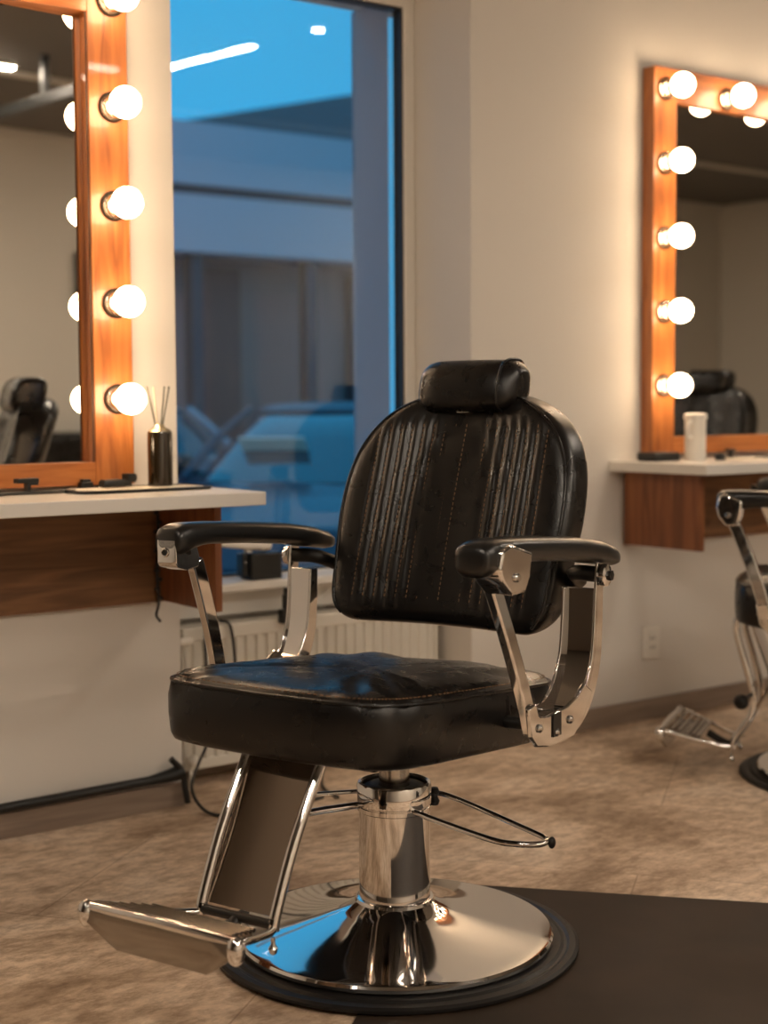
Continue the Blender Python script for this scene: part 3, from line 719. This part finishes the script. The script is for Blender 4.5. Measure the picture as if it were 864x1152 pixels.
        bm = bmesh.new(); lathe(bm, [(.011, 0), (.011, .006 * s), (.001, .007 * s)], 6, c=(-.168 + A * .4, s * .403, .772), axis='y'); obj('hex_nut', bm, M['dark_iron'], rb, smooth=False)
    for s in (-1, 1):
        bm = bmesh.new(); tube(bm, [(-.262, s * .26, .735), (-.235, s * .305, .75), (-.175, s * .325, .772), (-.168, s * .384, .772)], .016, 12)
        obj('back_pivot', bm, M['black_rubber'], R_)
    # --- leg panel and foot rest
    fu, fz = foot
    T = lambda u, v, z: (u + fu, v, z + fz)
    for s in (-1, 1):
        bm = bmesh.new(); tube(bm, [(.26, s * .082, .470), (.33, s * .086, .488), (.36, s * .086, .478), (.385, s * .085, .44), T(.45, s * .084, .34), T(.505, s * .083, .225), T(.512, s * .083, .195)], .0105, 14)
        obj('leg_rail', bm, M['chrome'], R_)
        bm = bmesh.new(); tube(bm, [T(.512, s * .083, .198), T(.56, s * .105, .207), T(.68, s * .160, .245), T(.70, s * .165, .250)], .0075, 12); obj('foot_bracket', bm, M['chrome'], R_)
        bm = bmesh.new(); ball(bm, T(.716, s * .166, .240), .017, .9, .95, 1.45); obj('bar_end', bm, M['chrome'], R_)
        bm = bmesh.new(); lathe(bm, [(.001, 0), (.006, .003), (.009, .012), (.004, .020), (.004, .032), (.001, .032)], 12, c=T(.514, s * .083, .152)); obj('glide', bm, M['brushed'], R_)
    bm = bmesh.new()
    rows = []
    for q in [k / 12 for k in range(13)]:
        u = .352 + (.502 - .352) * q; z = .485 - (.485 - .215) * q; 
        dip = -.010 * (1 - (2 * q - 1) ** 2) * 0
        rows.append([T(u + a, v, z + a * .5) if q > .3 else (u + a + fu * q / .3, v, z + a * .5 + fz * q / .3) for v, a in ((-.078, .003), (-.03, 0), (.03, 0), (.078, .003), (.078, -.003), (.03, -.006), (-.03, -.006), (-.078, -.003))])
    loft(bm, rows); obj('leg_panel', bm, M['dark_refl'], R_, auto=30)
    bm = bmesh.new(); tube(bm, [T(.712, -.166, .252), T(.716, 0, .256), T(.712, .166, .252)], .0098, 14); obj('foot_bar', bm, M['chrome'], R_)
    bm = bmesh.new(); rows = []
    for v, k in ((-.158, 0), (-.12, .7), (-.1, 1), (.1, 1), (.12, .7), (.158, 0)):
        b0 = .250; b1 = .186 + .04 * (1 - k)
        rows.append([T(.722, v, b0), T(.726, v, b0 - .02), T(.712 + .01 * (1 - k), v, b1), T(.705 + .01 * (1 - k), v, b1), T(.718, v, b0 - .02), T(.712, v, b0)])
    loft(bm, rows); obj('toe_plate', bm, M['dim_refl'], R_, auto=30)
    bm = bmesh.new()
    for j in range(6):
        q = j / 5; u = .705 - .10 * q; z = .2585 - .028 * q; wv = .150 - .035 * q
        tube(bm, [T(u, -wv, z), T(u, wv, z)], .0042, 8, 0)
    box(bm, .605 + fu, .70 + fu, -.11, .11, .222 + fz, .232 + fz)
    tr = obj('tread', bm, M['dim_refl'], R_)
    bm = bmesh.new(); tube(bm, [T(.60, 0, .22), T(.54, 0, .19), T(.512, 0, .20)], .012, 10); tube(bm, [T(.512, -.083, .205), T(.512, .083, .205)], .009, 12, 0); obj('hinge', bm, M['dark_iron'], R_)
    return R_
FZ = radians(-160)
ch1 = make_chair('black leather barber chair with chrome base, large in the foreground', (1.786, -1.22, 0), FZ)
ch2 = make_chair('partly seen barber chair at the right edge, facing the right shelf', (3.727, -.986, .0), radians(122), seat_u=(-.27, .365), arm_du=.150, pad_du=.10, foot=(-.12, -.12))
for c_ in ch2.children:
    if c_.name.startswith('arm_bracket'):
        for v in c_.data.vertices: v.co.x = .362 + (v.co.x - .362) * .6
bm = bmesh.new(); tube(bm, [(.345, .24, .25), (.335, .085, .245)], .006, 8, 0); ball(bm, (.345, .24, .25), .022)
obj('side_knob', bm, M['black_rubber'], ch2)
ch3 = copy_tree(ch1)
ch3.location = (5.47, -1.38, 0.); ch3.rotation_euler = (0, 0, radians(172))
for c_ in ch3.children:
    if c_.name.split('.')[0] not in ('rubber_ring', 'base_plate', 'pump_column', 'collar', 'pump_lever', 'release_lever'): c_.location.z += .07
ch3['label'] = 'barber chair seen only as a reflection in the right mirror'

# low waiting chair by the far wall, seen in the left mirror
wc = tag(empty('waiting_chair', (5.28, -5.75, 0), radians(90)), 'black waiting chair by the opposite wall, seen only in the left mirror', 'armchair')
def rbox(parent, name, x0, x1, y0, y1, z0, z1, m, bev):
    bm = bmesh.new(); box(bm, x0, x1, y0, y1, z0, z1); return obj(name, bm, m, parent, bevel=bev, seg=5)
rbox(wc, 'seat', -.28, .34, -.28, .28, .28, .46, M['leather'], .05)
rbox(wc, 'backrest', -.42, -.26, -.33, .33, .20, .93, M['leather'], .07)
rbox(wc, 'arm', -.34, .34, -.40, -.29, .12, .62, M['leather'], .04)
rbox(wc, 'arm', -.34, .34, .29, .40, .12, .62, M['leather'], .04)
for x, y in ((-.28, -.32), (.28, -.32), (-.28, .32), (.28, .32)):
    bm = bmesh.new(); lathe(bm, [(.015, 0), (.02, .13)], 16, c=(x, y, 0)); obj('leg', bm, M['dark_iron'], wc)
bm = bmesh.new(); box(bm, -.06, .06, 0, .03, -.22, .22)
tag(obj('wall_panel', bm, M['black_plastic'], loc=(5.48, Y0 + .001, 2.04), bevel=.004), 'narrow black panel on the opposite wall, seen in the left mirror', 'panel')

# ------------------------------------------------------------------ chair mat
bm = bmesh.new()
ang = atan2(-.746, .666)
prism(bm, [(0, 0), (1.55, 0), (1.55, -1.1), (0, -1.1)], 0, .004, 'xy')
prism(bm, [(.07, -.07), (1.48, -.07), (1.48, -1.03), (.07, -1.03)], .004, .0055, 'xy')
mo = obj('floor_mat', bm, M['mat'], smooth=False); mo.location = (2.083, -.962, .0006); mo.rotation_euler = (0, 0, ang)
tag(mo, 'dark brown rubber mat spread under the foreground chair', 'mat')
ch1.location.z = .0062

# ------------------------------------------------------------------ ceiling lights
def tube_light(label, loc, rz, L_):
    t = tag(empty('ceiling_tube_light', loc, rz), label, 'ceiling light', 'ceiling tube lights')
    bm = bmesh.new(); box(bm, -L_ / 2, L_ / 2, -.03, .03, -.028, 0); obj('housing', bm, M['white_plastic'], t, bevel=.003)
    bm = bmesh.new(); box(bm, -L_ / 2 + .005, L_ / 2 - .005, -.025, .025, -.0315, -.0285); obj('diffuser', bm, M['tube'], t, smooth=False)
tube_light('ceiling tube light running away from the window, reflected in its pane', (4.21, -3.24, H_C), radians(80), .95)
tube_light('added unseen ceiling tube light behind the photographer, parallel to the mirror wall', (.6, -4.9, H_C), 0, 1.6)  # extra tube out of view, added to make up room brightness
tube_light('ceiling tube light parallel to the mirror wall, reflected in the left mirror', (3.20, -4.47, H_C), 0, 1.5)
tube_light('added unseen ceiling tube light over the right shelf station', (6.4, -1.3, H_C), 0, 1.2)  # added for brightness, set where the right mirror doesn't show it
tube_light('added unseen ceiling tube light behind the photographer near the left wall', (-.8, -2.6, H_C), radians(90), 1.6)  # unseen tube added to lift the general light level
tube_light('added unseen ceiling tube light near the opposite wall, toward the right end', (7.6, -5.1, H_C), 0, 1.6)  # added out of sight to brighten the wall reflected in the right mirror
tube_light('added unseen ceiling tube light near the opposite wall, left of the waiting chair', (2.1, -5.5, H_C), 0, 1.2)  # added out of sight to brighten the wall reflected in the left mirror
s = tag(empty('ceiling_spot', (4.42, -2.33, H_C)), 'small round ceiling spot reflected as a dot in the window', 'ceiling light')
bm = bmesh.new(); lathe(bm, [(.001, 0), (.05, 0), (.05, -.012), (.036, -.016), (.001, -.016)], 24); obj('housing', bm, M['white_plastic'], s)
bm = bmesh.new(); lathe(bm, [(.001, -.0165), (.03, -.0165), (.028, -.022), (.001, -.023)], 24); obj('lens', bm, M['spot'], s)
rl = tag(empty('track_rail', (3.98, -4.17, 2.85), radians(90)), 'black suspended rail with a drop rod, seen in the left mirror', 'ceiling rail')
bm = bmesh.new(); box(bm, -1.9, .65, -.03, .03, -.03, .03); obj('rail', bm, M['black_plastic'], rl, bevel=.003)
for x in (-1.6, 0.):
    bm = bmesh.new(); box(bm, x - .02, x + .02, -.02, .02, .03, H_C - 2.85); obj('drop_rod', bm, M['black_plastic'], rl)

# ------------------------------------------------------------------ world, camera
wd = bpy.data.worlds.new('dusk'); S.world = wd; wd.use_nodes = True
bg = wd.node_tree.nodes['Background']; bg.inputs[0].default_value = (.045, .37, .70, 1); bg.inputs[1].default_value = 1.18
cam = bpy.data.cameras.new('camera'); co = bpy.data.objects.new('camera', cam); COL.objects.link(co)
Rv = Vector((.80592505, -.59198833, -.00588421)); Uv = Vector((.04796347, .0553838, .99731246)); Fv = Vector((.59007145, .80404132, -.073029))
m4 = Matrix(((Rv.x, Uv.x, -Fv.x, 0), (Rv.y, Uv.y, -Fv.y, -3.62361), (Rv.z, Uv.z, -Fv.z, 1.12), (0, 0, 0, 1)))
co.matrix_world = m4
cam.sensor_fit = 'VERTICAL'; cam.sensor_height = 36.; cam.sensor_width = 27.; cam.lens = 1660 / 1152 * 36
cam.dof.use_dof = True; cam.dof.focus_distance = 2.95; cam.dof.aperture_fstop = 2.4; cam.clip_start = .05; cam.clip_end = 200
S.camera = co
S.view_settings.view_transform = 'Standard'; S.view_settings.look = 'None'; S.view_settings.gamma = 1; S.view_settings.exposure = 0.
S.view_settings.use_curve_mapping = False
